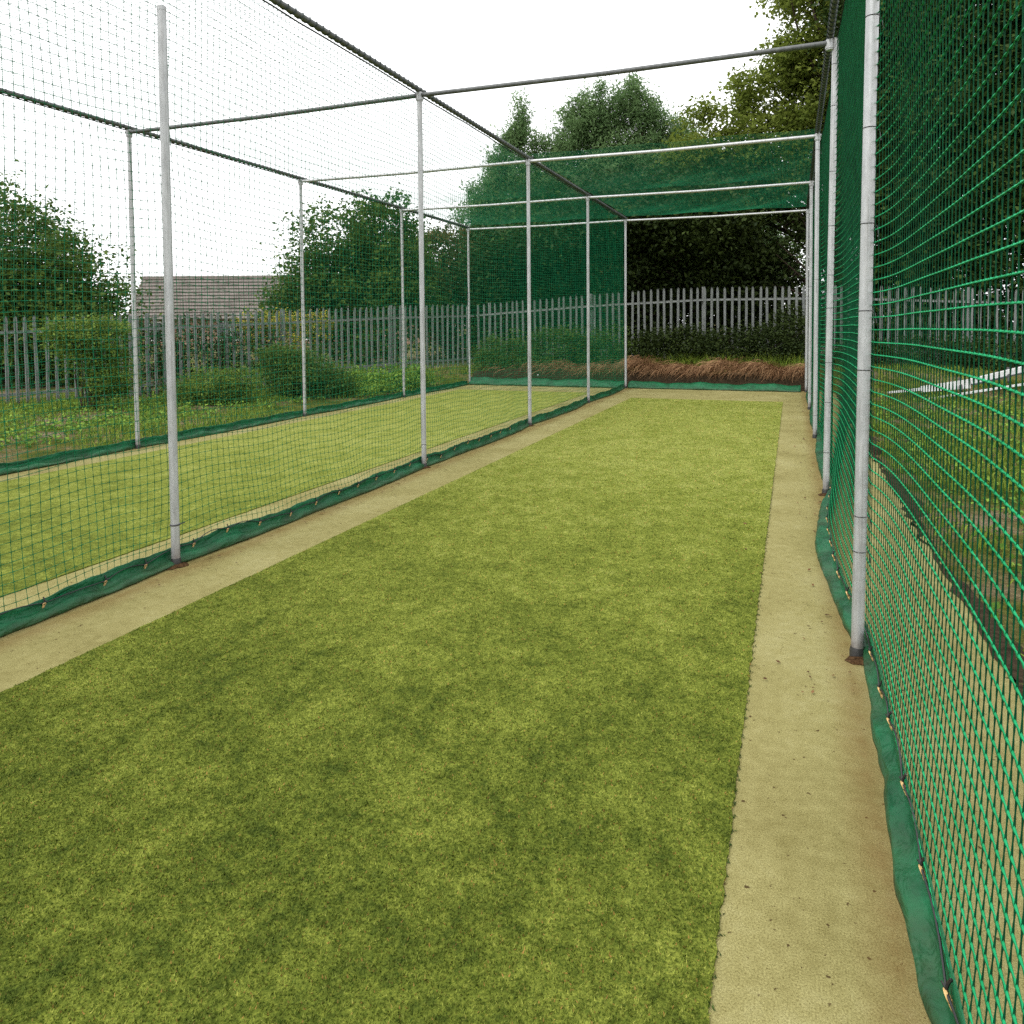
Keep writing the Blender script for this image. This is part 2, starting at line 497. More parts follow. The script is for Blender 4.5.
# rough grass outside the nets
q = np.concatenate([scatter(-10.5, -3.85, 2, 17.2, 620), scatter(4.22, 11, 2, 17.5, 560)])
keep = []
for x, y in q:
    v = math.sin(x * 1.3 + 1) * math.sin(y * .9) + .6 * math.sin(x * 3.1 + y * 2.3)
    keep.append(v + RNG.normal(0, .5) > (-.05 if x < -6.2 else .35) - (.5 if 4.2 < x and y > 8 else 0))
q = q[np.array(keep)]
P = np.concatenate([q, ground_z(q[:, 0], q[:, 1])[:, None]], -1)
blades('rough_grass', P, .13, .012, 1.0, M['grass'], 'patchy rough grass growing outside the nets', 'grass')

# ------------------------------------------------------------------ frame
def post(parent, x, y, h, clamp=True, cap=False, ties=0, foot=True, lean=0):
    m = MB(); m.tube([(x, y, -.05), (x + lean * .5, y, h * .5), (x + lean, y, h)], .0245, 20)
    p = m.obj('post', M['galv'], parent)
    if clamp:
        c = MB()
        c.tube([(x, y, h - .085), (x, y, h - .005)], .031, 18)
        c.tube([(x, y, h - .075), (x, y, h - .055)], .035, 18)
        c.obj('clamp', M['galv'], p)
    if cap:
        c = MB(); c.tube([(x, y, h - .03), (x, y, h + .004), (x, y, h + .008)], [.0325, .0325, .026], 18); c.obj('cap', M['tie'], p)
    if foot:
        c = MB(); c.tube([(x, y, -.01), (x, y, .03), (x, y, .045)], [.029, .029, .0255], 16); c.obj('foot_sleeve', M['darkmetal'], p)
    for k in range(ties):
        z = .32 + k * (h - .5) / max(1, ties - 1) + random.uniform(-.13, .13)
        sx = 1 if x > 1 else -1
        x_ = x + lean * z / h
        c = MB(); c.ring((x_, y, z), .0252, .0018, 'z', 18, 5)
        c.tube([(x_ + sx * .025, y + .005, z), (x_ + sx * .038, y + .016, z - .012), (x_ + sx * .042, y + .008, z - .05)], .0018, 5)
        c.obj('cable_tie', M['tie'], p)
    return p

frame = thing('cage_frame', 'galvanised tube frame of the cricket cage, posts and roof rails over two lanes', 'cage frame')
for x, ties in ((XM, 1), (XL, 1), (XR, 9)):
    for k, y in enumerate(ROWS):
        if x == XM and k == 1: continue                       # that post stands on its own, short of the rail
        post(frame, x, y, H, ties=(ties if (x != XR or k < 3) else 3), lean=(.04 if x == XR and k in (1, 2) else 0))
for x in (XM, XL, XR):
    m = MB()
    zz = H + .02
    m.tube([(x, ROWS[0] - .25, zz), (x, 8, zz), (x, ROWS[-1] + .06, zz)], .023, 16)
    lr = m.obj('long_rail', M['galv_backlit'], frame)
    # the net is lashed to the rail with a cord wound round it
    m = MB(); n_ = int((15.7) / .012)
    m.tube([(x + .027 * math.cos(k * .9), .2 + k * .012, zz + .027 * math.sin(k * .9)) for k in range(n_)], .0045, 4, False)
    m.obj('lashing', M['cord'], lr)
for k, y in enumerate(ROWS):
    mt = M['galv_backlit'] if k < 3 else M['galv']
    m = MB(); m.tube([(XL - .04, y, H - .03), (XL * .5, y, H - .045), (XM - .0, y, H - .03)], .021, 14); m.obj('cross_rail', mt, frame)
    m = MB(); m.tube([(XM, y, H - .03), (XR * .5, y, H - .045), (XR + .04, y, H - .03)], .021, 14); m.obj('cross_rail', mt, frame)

sp = thing('net_post', 'bare grey post nearest on the left, its top stopping short of the roof rail', 'post', (XM, ROWS[1], 0))
m = MB(); m.tube([(0, 0, -.05), (0, 0, 1.6), (0, 0, 3.18)], .0245, 20); pp = m.obj('tube', M['galv'], sp)
m = MB(); m.tube([(0, 0, 3.165), (0, 0, 3.186), (0, 0, 3.19)], [.0258, .0258, .021], 18); m.obj('cap', M['galv'], sp)
m = MB(); m.ring((0, 0, .24), .026, .0042, 'z', 18, 6); m.tube([(.025, 0, .24), (.045, .03, .25)], .003, 5); m.obj('cable_tie', M['tie'], sp)
m = MB(); m.tube([(0, 0, -.01), (0, 0, .03), (0, 0, .045)], [.029, .029, .0255], 16); m.obj('foot_sleeve', M['darkmetal'], sp)

# ------------------------------------------------------------------ nets
def strands(G, rk, rm, o1, o2):
    """G (nu,nv,3): tubes of three sides along the u direction, thicker at each knot"""
    nu, nv = G.shape[:2]
    mid = (G[:-1] + G[1:]) / 2
    A = np.empty((2 * nu - 1, nv, 3)); A[0::2] = G; A[1::2] = mid
    R = np.full(2 * nu - 1, rm); R[0::2] = rk
    ang = np.array([PI / 2, PI / 2 + 2 * PI / 3, PI / 2 + 4 * PI / 3])
    off = np.cos(ang)[:, None] * np.array(o1)[None] + np.sin(ang)[:, None] * np.array(o2)[None]     # (3,3)
    V = A[:, :, None, :] + R[:, None, None, None] * off[None, None]
    nn = A.shape[0]
    idx = np.arange(nn * nv * 3).reshape(nn, nv, 3)
    F = []
    for k in range(3):
        k2 = (k + 1) % 3
        F.append(np.stack([idx[:-1, :, k], idx[1:, :, k], idx[1:, :, k2], idx[:-1, :, k2]], -1).reshape(-1, 4))
    return V.reshape(-1, 3), np.concatenate(F)

def net_mesh(name, G, rk, rm, ou, ov, mat, thin=None):
    V1, F1 = strands(G, rk, rm, *ou)
    V2, F2 = strands(np.swapaxes(G, 0, 1), *(thin or (rk, rm)), *ov)
    if thin:
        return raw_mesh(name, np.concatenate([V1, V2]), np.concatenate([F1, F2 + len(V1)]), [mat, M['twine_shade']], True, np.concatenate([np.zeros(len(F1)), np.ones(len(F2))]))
    return raw_mesh(name, np.concatenate([V1, V2]), np.concatenate([F1, F2 + len(V1)]), mat, True)

CELL = .05
X_, Y_, Z_ = (1, 0, 0), (0, 1, 0), (0, 0, 1)

def bay(s):
    """0 at a post, 1 half way between two posts; and the bay number"""
    L = (ROWS[-1] - ROWS[0]) / 5
    f = (s - ROWS[0]) / L
    return np.sin(PI * (f - np.floor(f))), np.floor(f)

def side_net(name, label, x0, sign, y0, y1, bulge, skirt_in, zs, rk=.0026, rm=.0014, mat='twine_dark', calm=1.0, thin=None, sag=.05, cell=CELL, eye_from=None, eye_to=None):
    """sign: side (in X) on which the lane we look from lies; bulge(s, t) is an X offset of the net"""
    root = thing(name, label, 'net', (x0, (y0 + y1) / 2, 0), 'nets of the cage')
    R0 = np.array([x0, (y0 + y1) / 2, 0])
    nu = int((y1 - y0) / cell) + 1; nv = int((H - zs) / CELL) + 1
    S, T = np.meshgrid(np.linspace(y0, y1, nu), np.linspace(0, 1, nv), indexing='ij')
    w, bn = bay(S)
    Xn = x0 + bulge(S, T) + calm * (.006 * np.sin(S * 3.1 + T * 9) + .004 * np.sin(S * 11 + T * 23))
    gather = 1 - .10 * np.sin(PI * np.clip(T * 4, 0, 1)) * .5       # the slack foot of the net bunches up
    Zn = zs + (H - zs) * (T * gather) + calm * .012 * np.sin(S * 7 + T * 5) * (1 - T)
    Zn -= sag * w * np.sin(PI * T)
    Yn = S + calm * .012 * np.sin(T * 14 + S * 2) + calm * .03 * np.exp(-T * 14) * np.sin(S * 5.3)
    G = np.stack([Xn, Yn, Zn], -1) - R0
    put(bpy.data.objects.new('mesh_panel', net_mesh('mesh_panel', G, rk, rm, (X_, Z_), (X_, Y_), M[mat], thin)), root)
    # head rope along the rail and foot rope along the skirt
    m = MB(); m.tube([tuple(G[k, -1]) for k in range(0, nu, 6)] + [tuple(G[-1, -1])], .006, 6); m.obj('head_rope', M['cord'], root)
    # skirt
    ns = int((y1 - y0) / .04) + 1
    s = np.linspace(y0, y1, ns)
    w, bn = bay(s)
    base = skirt_in(s)
    top = np.interp(s, S[:, 0], Xn[:, 0])
    wob = .006 * np.sin(s * 5.0) + .005 * np.sin(s * 13 + 1) + .005 * np.sin(s * 41 + 2) * np.sin(s * 3)
    if sign < 0:                           # the near skirt is crumpled where feet have kicked it
        for c_, a_, w_ in ((1.55, .022, .07), (1.98, -.03, .09), (2.42, .018, .06), (2.75, -.02, .08), (4.2, .02, .12), (4.9, -.025, .15), (5.6, .02, .1)):
            wob = wob + a_ * np.exp(-((s - c_) / w_) ** 2)
    wob2 = .012 * np.sin(s * 5.0 + 2) + .008 * np.sin(s * 17)
    zt = zs + calm * .007 * np.sin(s * 7) + .012 + .003 * np.sin(s * 17) + .003 * np.sin(s * 41)
    prof = [(0.0, 1.0), (-.05, .72), (-.05, .46), (.25, .34), (.80, .30), (1.0, .12), (.92, .0)]
    rows = []
    for a, zf in prof:
        z = zt * zf + (.012 * wob2 / .012 * (1 if .2 < zf < .8 else 0)) + .004
        x = top + (base - top) * a + wob * (a * (1.2 - a) * 2)
        rows.append(np.stack([x, s, z], -1))
    A = np.stack(rows, 1) - R0
    k = len(prof)
    idx = np.arange(ns * k).reshape(ns, k)
    F = np.stack([idx[:-1, :-1], idx[1:, :-1], idx[1:, 1:], idx[:-1, 1:]], -1).reshape(-1, 4)
    me = raw_mesh('skirt', A.reshape(-1, 3), F, M['skirt'], True)
    sk = put(bpy.data.objects.new('skirt', me), root)
    so = sk.modifiers.new('thickness', 'SOLIDIFY'); so.thickness = .004; so.offset = 0
    if eye_from is not None:
        e = MB(); e.ring((0, 0, 0), .010, .004, 'x', 14, 6); e.ball((0, 0, -.021), .011, 10, 7, (.6, .9, 1.5))
        eyem = e.mesh('eyelet', M['brass'])
        c = MB(); c.tube([(0, 0, -.006), (.005 * sign, 0, .008), (.001 * sign, .002, .022), (-.004 * sign, 0, .032)], .0034, 6)
        c.tube([(.005 * sign, 0, .010), (.011 * sign, .011, .016)], .002, 5)
        tiem = c.mesh('tie', M['tie'])
        y = eye_from; eyes = []
        while y < eye_to:
            ii = int(np.argmin(abs(s - y)))
            p = A[ii, 1] * .6 + A[ii, 2] * .4
            eyes.append((p[0] + .012 * sign, p[1], p[2] + .012))
            q = put(bpy.data.objects.new('eyelet', eyem), sk); q.location = (p[0] + .010 * sign, p[1], p[2] + .006)
            q.rotation_euler = (0, .45 * sign, 0)
            if sign > 0: q.scale = (.7, .7, .7)
            q2 = put(bpy.data.objects.new('tie', tiem), sk); q2.location = (p[0] + .008 * sign, p[1], p[2] + .008)
            y += random.uniform(.27, .35)
        m = MB(); pts = []
        for a, b in zip(eyes[:-1], eyes[1:]):
            dz = random.uniform(.0, .03)
            for k in range(6):
                f = k / 6; pts.append(tuple(a[c] * (1 - f) + b[c] * f + (dz * math.sin(PI * f) if c == 2 else (-.006 * sign * math.sin(PI * f) if c == 0 else 0)) for c in range(3)))
        m.tube(pts + [eyes[-1]], .0028, 5); m.obj('foot_rope', M['tie'], root)
    return root

def b_mid(S, T):
    w, bn = bay(S)
    return -.045 - .03 * w * np.sin(PI * T) + .055 * np.exp(-T * 9) * w
def s_mid(s):
    w, bn = bay(s)
    return .065 * w ** .6 - .002 + .012 * np.sin(s * 2.3)
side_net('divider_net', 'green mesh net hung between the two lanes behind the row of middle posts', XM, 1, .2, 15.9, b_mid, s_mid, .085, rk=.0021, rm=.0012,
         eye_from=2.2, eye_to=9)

def b_left(S, T):
    w, bn = bay(S)
    return -.045 - .06 * w * np.sin(PI * T)
def s_left(s):
    w, bn = bay(s)
    return XL + .07 * w ** .6 - .02
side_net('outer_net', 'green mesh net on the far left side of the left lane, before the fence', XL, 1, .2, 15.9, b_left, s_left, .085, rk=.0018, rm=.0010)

def b_right(S, T):
    w, bn = bay(S)
    L = (ROWS[-1] - ROWS[0]) / 5
    f = (S - ROWS[0]) / L; f = f - np.floor(f)
    out = (1 - np.exp(-(1 - f) * L / .24)) * smooth(0, .5, f)          # blown outwards, most steeply on the camera's side of each post
    up = np.clip(T * 3.0, 0, 1); up = up * (2 - up)
    return .046 + .056 * out * (.3 + .7 * up) * (1 - .7 * smooth(.45, 1, T)) - (1 - up) * w * np.where(bn == 1, .10, .02)
def s_right(s):
    w, bn = bay(s)
    amp = np.where(bn == 1, .135, np.where(bn == 0, .03, .05))
    return XR + .025 - amp * w ** .8
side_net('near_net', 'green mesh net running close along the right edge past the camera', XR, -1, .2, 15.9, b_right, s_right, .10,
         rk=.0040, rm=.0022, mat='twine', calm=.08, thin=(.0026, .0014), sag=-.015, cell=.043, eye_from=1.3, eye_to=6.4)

def flat_net(name, label, G, ou, ov, rk=.0024, rm=.0013, mat='twine_dark'):
    R0 = G[G.shape[0] // 2, G.shape[1] // 2].copy(); R0[2] = G[0, 0, 2]
    root = thing(name, label, 'net', tuple(R0), 'nets of the cage')
    put(bpy.data.objects.new('mesh_panel', net_mesh('mesh_panel', G - R0, rk, rm, ou, ov, M[mat])), root)
    return root, R0

def roof(name, label, x0, x1, y0, y1, **kw):
    nu = int((x1 - x0) / CELL) + 1; nv = int((y1 - y0) / CELL) + 1
    A, B = np.meshgrid(np.linspace(x0, x1, nu), np.linspace(y0, y1, nv), indexing='ij')
    w, _ = bay(B)
    Z = H + .055 - .07 * w * np.sin(PI * (A - x0) / (x1 - x0)) + .008 * np.sin(A * 5 + B * 4)
    return flat_net(name, label, np.stack([A, B, Z], -1), (Y_, Z_), (X_, Z_), **kw)
roof('roof_net', 'green mesh net lying over the rails of the left lane roof', XL, XM - .03, .2, 15.9, rk=.0016, rm=.0009)
roof('roof_net', 'green mesh net over the far end of the right lane roof only', XM + .03, XR, ROWS[3], 15.9, rk=.0022, rm=.0012)

nu = int((XM - XL) / CELL) + 1; nv = int((H - .17) / CELL) + 1
A, T = np.meshgrid(np.linspace(XL, XM - .03, nu), np.linspace(0, 1, nv), indexing='ij')
G = np.stack([A, 15.95 + .06 * np.sin(PI * T) + .01 * np.sin(A * 6), .17 + (H - .17) * T], -1)
root, R0 = flat_net('back_net', 'green mesh net closing the far end of the left lane', G, (Y_, Z_), (X_, Y_))

def back_skirt(name, x0, x1, y, zt, parent, R0, flop):
    ns = int((x1 - x0) / .04) + 1
    x = np.linspace(x0, x1, ns)
    prof = [(.03, 1.0), (-.01, .85), (-.05 * flop, .55), (-.09 * flop, .25), (-.11 * flop, .05), (-.09 * flop, .0)]
    rows = []
    for a, zf in prof:
        z = (zt + .015 * np.sin(x * 5) + .01 * np.sin(x * 13)) * zf + .004 + (.008 * np.sin(x * 9) if .1 < zf < .9 else 0)
        rows.append(np.stack([x, y + a + .012 * np.sin(x * 7) * (1 - zf), z], -1))
    Aa = np.stack(rows, 1) - R0
    idx = np.arange(ns * len(prof)).reshape(ns, -1)
    F = np.stack([idx[:-1, :-1], idx[1:, :-1], idx[1:, 1:], idx[:-1, 1:]], -1).reshape(-1, 4)
    o = put(bpy.data.objects.new(name, raw_mesh(name, Aa.reshape(-1, 3), F, M['skirt'], True)), parent)
    so = o.modifiers.new('thickness', 'SOLIDIFY'); so.thickness = .004; so.offset = 0
    return o
back_skirt('skirt', XL, XM - .03, 15.95, .16, root, R0, 1)
o = back_skirt('ground_skirt', .05, XR - .1, 15.98, .13, None, np.zeros(3), 1.2)
tag(o, 'green tarpaulin strip along the ground across the open far end of the right lane', 'tarpaulin strip')

# ------------------------------------------------------------------ small dirt and litter at the foot of the posts
def clod(x, y, r, label):
    k = 26; m = MB()
    V = []; F = []
    for ring in range(4):
        for i in range(k):
            a = 2 * PI * i / k
            rr = r * (1, .8, .45, .1)[ring] * (1 + .25 * math.sin(3 * a + x) + random.uniform(-.12, .12))
            V.append((x + rr * math.cos(a), y + rr * 1.3 * math.sin(a), (.0015, .007, .011, .012)[ring] + random.uniform(0, .004)))
    for ring in range(3):
        for i in range(k):
            F.append((ring * k + i, ring * k + (i + 1) % k, (ring + 1) * k + (i + 1) % k, (ring + 1) * k + i))
    F.append(tuple(3 * k + i for i in range(k)))
    m.add(V, F)
    return tag(m.obj('dirt_mound', M['dirt']), label, 'dirt', 'dirt round the post feet')
clod(.02, 3.34, .05, 'small heap of dark dirt at the foot of the short bare post')
clod(XR + .02, 3.32, .055, 'dark wet dirt at the foot of the nearest right hand post')
clod(.01, 6.47, .05, 'dirt at the foot of the second middle post')
clod(XR, 6.46, .05, 'dirt at the foot of the second right hand post')
clod(.01, 9.60, .045, 'dirt at the foot of the third middle post')

k = 620
which = RNG.uniform(0, 1, k)
LX = np.where(which < .42, .06 + np.abs(RNG.normal(0, .13, k)), np.where(which < .84, XR - .03 - np.abs(RNG.normal(0, .17, k)), RNG.uniform(.1, 3.5, k)))
LY = np.where(which < .84, 16 - 13.2 * RNG.uniform(0, 1, k) ** 1.35, RNG.uniform(13.9, 15.8, k))
L = np.stack([LX, LY, np.full(k, .012)], -1)
a = RNG.uniform(0, 2 * PI, k); sz = RNG.uniform(.006, .017, k) * (.6 + .4 * np.clip(LY / 8, 0, 1))
d1 = np.stack([np.cos(a), np.sin(a), RNG.uniform(-.3, .3, k)], -1) * sz[:, None]
d2 = np.stack([-np.sin(a), np.cos(a), RNG.uniform(-.4, .4, k)], -1) * (sz * .55)[:, None]
V = np.stack([L - d1, L + d2, L + d1, L - d2], 1).reshape(-1, 3); b = np.arange(k) * 4
o = put(bpy.data.objects.new('leaf_litter', raw_mesh('leaf_litter', V, [np.stack([b, b + 1, b + 2, b + 3], -1)], M['litter'], False, None, np.repeat(RNG.uniform(0, 1, k), 4))))
tag(o, 'dead brown leaves scattered along the net skirts', 'leaf litter', None, 'stuff')

# ------------------------------------------------------------------ palisade fences
def pale_mesh(h):
    """W section steel pale with a three pointed top"""
    prof = [(-.029, .000), (-.019, .014), (-.009, .004), (0, .012), (.009, .004), (.019, .014), (.029, .0)]
    tops = [h - .10, h - .015, h - .045, h, h - .045, h - .015, h - .10]
    V = []; F = []
    for (x, y), t in zip(prof, tops):
        V += [(x, -y, -.05), (x, -y, t)]
    for k in range(6):
        F.append((2 * k, 2 * k + 2, 2 * k + 3, 2 * k + 1))
    n0 = len(V)
    for (x, y), t in zip(prof, tops):
        V += [(x, -y + .003, -.05), (x, -y + .003, t)]
    for k in range(6):
        F.append((n0 + 2 * k + 1, n0 + 2 * k + 3, n0 + 2 * k + 2, n0 + 2 * k))
        F.append((2 * k + 1, 2 * k + 3, n0 + 2 * k + 3, n0 + 2 * k + 1))
    F.append((0, 1, n0 + 1, n0)); k = 12
    F.append((k + 1, k, n0 + k, n0 + k + 1))
    m = MB(); m.add(V, F); return m.mesh('pale', M['pale'], False)
PALE = pale_mesh(1.68)

def fence(label, A, B, zs, step, post_every):
    """zs: (metres along, ground height) pairs"""
    d = Vector((B[0] - A[0], B[1] - A[1], 0)); L = d.length; d.normalize()
    rz = math.atan2(d.y, d.x)
    root = thing('palisade_fence', label, 'fence', (A[0], A[1], 0), 'palisade fences')
    root.rotation_euler.z = rz
    zat = lambda q: float(np.interp(q, [a for a, _ in zs], [b for _, b in zs]))
    n = int(L / step)
    for k in range(n):
        s = (k + .5) * step
        o = put(bpy.data.objects.new('pale', PALE), root)
        o.location = (s, -.012, zat(s) + random.uniform(-.012, .012))
        o.rotation_euler = (random.uniform(-.012, .012), random.uniform(-.012, .012), 0)
    ps = [.35]
    while ps[-1] + post_every < L: ps.append(ps[-1] + post_every)
    from mathutils import Matrix
    for a, b in zip([0] + ps, ps + [L]):
        R = Matrix.Rotation(-math.atan2(zat(b) - zat(a), b - a), 3, 'Y')
        for h in (.28, 1.40):
            m = MB(); zc = (zat(a) + zat(b)) / 2
            m.box(((a + b) / 2, .020, zc + h), (b - a - .002, .05, .006), R)
            m.box(((a + b) / 2, .005, zc + h - .024), (b - a - .002, .006, .042), R)
            m.obj('rail', M['pale'], root, False)
    for s in ps:
        m = MB(); z = zat(s)
        m.box((s, .085, z + .82), (.075, .008, 1.74)); m.box((s, .064, z + .82), (.008, .034, 1.74))
        m.obj('fence_post', M['pale'], root, False)
    return root
fence('grey steel palisade fence along the left side, bushes growing through it', (-11.6, 6.4), (-4.53, 18.24), [(0, -.10), (5, -.06), (12.8, .24)], .155, 2.75)
fence('grey steel palisade fence on the bank across the far end, under dark trees', (-4.50, 18.3), (10.4, 18.3), [(0, .25), (2.6, .42), (5, .56), (9, .54), (13, .32), (15.4, .25)], .157, 2.75)

# ------------------------------------------------------------------ foliage
def leaf_quads(C, size, aspect, droop=0.0, fold=.25):
    k = len(C)
    n = RNG.normal(0, 1, (k, 3)); n[:, 2] = np.abs(n[:, 2]) + .4; n /= np.linalg.norm(n, axis=1)[:, None]
    t = RNG.normal(0, 1, (k, 3)); t[:, 2] -= droop
    t -= (t * n).sum(1)[:, None] * n; t /= np.linalg.norm(t, axis=1)[:, None]
    u = np.cross(n, t)
    s = size * RNG.uniform(.6, 1.35, k)
    a = t * (s / 2)[:, None]; b = u * (s * aspect / 2)[:, None]
    f = n * (s * fold * .3)[:, None]
    V = np.stack([C - a, C + b + f, C + a, C - b + f], 1).reshape(-1, 3)
    i = np.arange(k) * 4
    return V, np.stack([i, i + 1, i + 2, i + 3], -1)

def crown_points(lobes, n, shell=.55, rough=.09):
    w = np.array([l[3] * l[4] * l[5] for l in lobes]) ** .75; w /= w.sum()
    which = RNG.choice(len(lobes), n, p=w)
    L = np.array(lobes)[which]
    d = RNG.normal(0, 1, (n, 3)); d /= np.linalg.norm(d, axis=1)[:, None]
    r = RNG.uniform(shell ** 3, 1, n) ** (1 / 3) * (1 + RNG.normal(0, rough, n))
    return L[:, :3] + d * r[:, None] * L[:, 3:6], which

def foliage_mesh(name, lobes, mat, nclump, per, clump_r, size, aspect=.55, droop=0, shell=.5, hang=0, zmin=None, rough=.12):
    C, which = crown_points(lobes, nclump, shell, rough)
    if zmin is not None: C = C[C[:, 2] > zmin]
    nclump = len(C)
    K = RNG.integers(int(per * .4), int(per * 1.6), nclump)
    idx = np.repeat(np.arange(nclump), K)
    off = RNG.normal(0, 1, (len(idx), 3)) * np.array([1, 1, .7]) * (clump_r * RNG.uniform(.6, 1.4, nclump))[idx][:, None]
    if hang:
        h = np.abs(RNG.normal(0, hang, len(idx))); off[:, 2] -= h; off[:, :2] *= np.exp(-h)[:, None]
    P = C[idx] + off
    cl = RNG.uniform(0, 1, nclump)[idx]
    var = np.clip(cl * .6 + RNG.uniform(0, .4, len(idx)), 0, 1)
    V, F = leaf_quads(P, size, aspect, droop)
    return raw_mesh(name, V, F, mat, False, None, np.repeat(var, 4)), C

def limb_points(a, b, sag=.12, n=6):
    a = Vector(a); b = Vector(b); L = (b - a).length
    side = Vector((random.uniform(-1, 1), random.uniform(-1, 1), random.uniform(-.2, 1))) * L * sag
    return [a.lerp(b, k / n) + side * math.sin(PI * k / n) for k in range(n + 1)]

def tree(label, base, height, trunk_r, lobes, mat, nclump, per, clump_r, size, name='tree', nlimb=26, cat='tree', group='trees beyond the fence', stems=1, **kw):
    root = thing(name, label, cat, base, group)
    bx, by, bz = base
    lob = [(l[0] - bx, l[1] - by, l[2] - bz, l[3], l[4], l[5]) for l in lobes]
    me, C = foliage_mesh('crown', lob, mat, nclump, per, clump_r, size, **kw)
    put(bpy.data.objects.new('crown', me), root)
    m = MB()
    for s in range(stems):
        ox, oy = (0, 0) if stems == 1 else (random.uniform(-.4, .4), random.uniform(-.4, .4))
        n = 9
        top = Vector((ox * 2.2 + random.uniform(-.2, .2), oy * 2.2, height))
        pts = [Vector((ox, oy, -.2)).lerp(top, k / n) + Vector((random.uniform(-.06, .06), random.uniform(-.06, .06), 0)) * (k > 0) for k in range(n + 1)]
        m.tube(pts, [trunk_r * (1.25 if k == 0 else 1 - .85 * k / n) for k in range(n + 1)], 9)
        sel = RNG.choice(len(C), min(nlimb, len(C)), replace=False)
        for q in sel:
            c = Vector(C[q])
            h = min(max(.12, (c.z / height) * .62), .9)
            st = pts[0].lerp(pts[-1], h)
            r0 = trunk_r * (1 - .8 * h) * .5
            lp = limb_points(st, c)
            m.tube(lp, [r0 * (1 - .85 * k / (len(lp) - 1)) + .006 for k in range(len(lp))], 5, False)
            for _ in range(2):
                kk = random.choice([2, 3, 4]); e = lp[kk] + Vector((random.gauss(0, .5), random.gauss(0, .5), random.gauss(.2, .4)))
                m.tube(limb_points(lp[kk], e, .1, 3), [r0 * .35 + .004, r0 * .25 + .004, .006, .004], 4, False)
    m.obj('trunk', M['bark'], root)
    return root

# left edge: broad dark tree
tree('broad dark green tree at the left edge beyond the fence, sloping down to the right', (-15.2, 13.0, -.1), 3.6, .16,
     [(-15.9, 12.6, 3.0, 2.6, 2.2, 2.1), (-13.9, 13.2, 2.3, 1.7, 1.6, 1.5), (-12.8, 13.7, 1.5, 1.1, 1.2, 1.1), (-14.5, 12.8, 1.4, 2.2, 1.6, 1.4), (-16.2, 12.4, 1.6, 2.2, 1.6, 1.6), (-13.0, 13.4, .6, 1.3, 1.0, .8)],
     M['leaf_mid'], 1150, 62, .25, .125, nlimb=30)
# behind the house gap: round tree
tree('rounded green tree right of the tiled roof, sky showing through its crown', (-8.2, 18.4, -.1), 3.8, .13,
     [(-8.6, 18.3, 3.6, 1.2, 1.3, 1.15), (-7.4, 18.7, 3.8, 1.1, 1.2, 1.2), (-9.4, 17.9, 2.5, 1.0, 1.1, 1.0), (-7.9, 18.4, 2.3, 1.8, 1.4, 1.3), (-6.9, 18.9, 2.6, 1.1, 1.0, 1.3), (-10.0, 17.6, 1.8, .7, .8, .7), (-8.3, 18.2, 1.0, 1.9, 1.0, .8)],
     M['leaf_mid'], 760, 58, .20, .125, nlimb=30, shell=.35)
tree('thin brownish leaved tree between the round tree and the feathery ones', (-7.0, 22.0, -.1), 4.0, .10,
     [(-7.2, 21.9, 3.6, 1.3, 1.1, 1.0), (-6.3, 22.4, 2.6, 1.5, 1.2, 1.2), (-7.6, 21.6, 2.2, 1.4, 1.1, 1.1), (-6.6, 22.1, 1.2, 1.6, 1.2, 1.1)],
     M['leaf_brown'], 470, 50, .24, .13, nlimb=40)
# two feathery trees
tree('narrow feathery tree with a pointed top, left of the broad feathery one', (-6.0, 25.7, -.1), 7.0, .15,
     [(-5.9, 25.7, 8.9, .34, .35, .7), (-6.2, 25.7, 8.1, .55, .5, .7), (-5.6, 25.8, 7.7, .6, .5, .8), (-6.6, 25.6, 7.1, .7, .6, .8), (-5.8, 25.7, 6.6, 1.1, .8, 1.0), (-7.0, 25.5, 6.0, .8, .8, .9), (-5.8, 25.8, 5.0, 1.3, 1.0, 1.3), (-7.2, 25.4, 4.6, 1.0, .9, 1.2), (-6.2, 25.7, 3.3, 1.8, 1.2, 1.6), (-6.2, 25.7, 1.5, 1.9, 1.3, 1.5)],
     M['leaf_feather'], 1150, 80, .17, .16, aspect=.28, droop=1.2, hang=.25, nlimb=24, shell=.15, rough=.25)
tree('broad feathery tree with wispy top behind the middle of the cage', (-2.6, 26.9, -.1), 7.4, .18,
     [(-3.3, 26.6, 9.9, .16, .2, .5), (-2.0, 27.0, 10.0, .16, .2, .5), (-2.5, 26.9, 9.6, .16, .2, .45), (-4.0, 26.5, 9.4, .16, .2, .45), (-1.2, 27.2, 9.4, .16, .2, .4), (-.3, 27.5, 8.6, .16, .2, .4), (-3.4, 26.6, 9.2, .55, .6, .8), (-4.0, 26.5, 8.6, .8, .7, .9), (-2.8, 26.8, 8.9, .75, .7, .8), (-2.0, 27.0, 9.2, .55, .6, .8), (-1.4, 27.2, 8.5, .85, .7, .9), (-4.6, 26.4, 7.7, .8, .8, .9), (-3.2, 26.8, 7.6, 1.2, 1.0, 1.0), (-1.8, 27.1, 7.5, 1.3, 1.0, 1.0), (-.6, 27.5, 7.7, .9, .7, .8), (.1, 27.8, 6.9, 1.0, .9, .8),
      (-4.4, 26.5, 6.2, 1.2, 1.1, 1.3), (-2.6, 26.9, 6.0, 1.5, 1.4, 1.3), (-.8, 27.4, 5.9, 1.5, 1.3, 1.3), (-3.6, 26.7, 4.4, 2.1, 1.7, 1.6), (-1.5, 27.3, 4.0, 2.1, 1.7, 1.6), (-2.6, 27.0, 2.2, 3.0, 1.8, 1.9)],
     M['leaf_feather'], 2500, 85, .19, .16, aspect=.28, droop=1.2, hang=.28, nlimb=34, shell=.15, rough=.25)
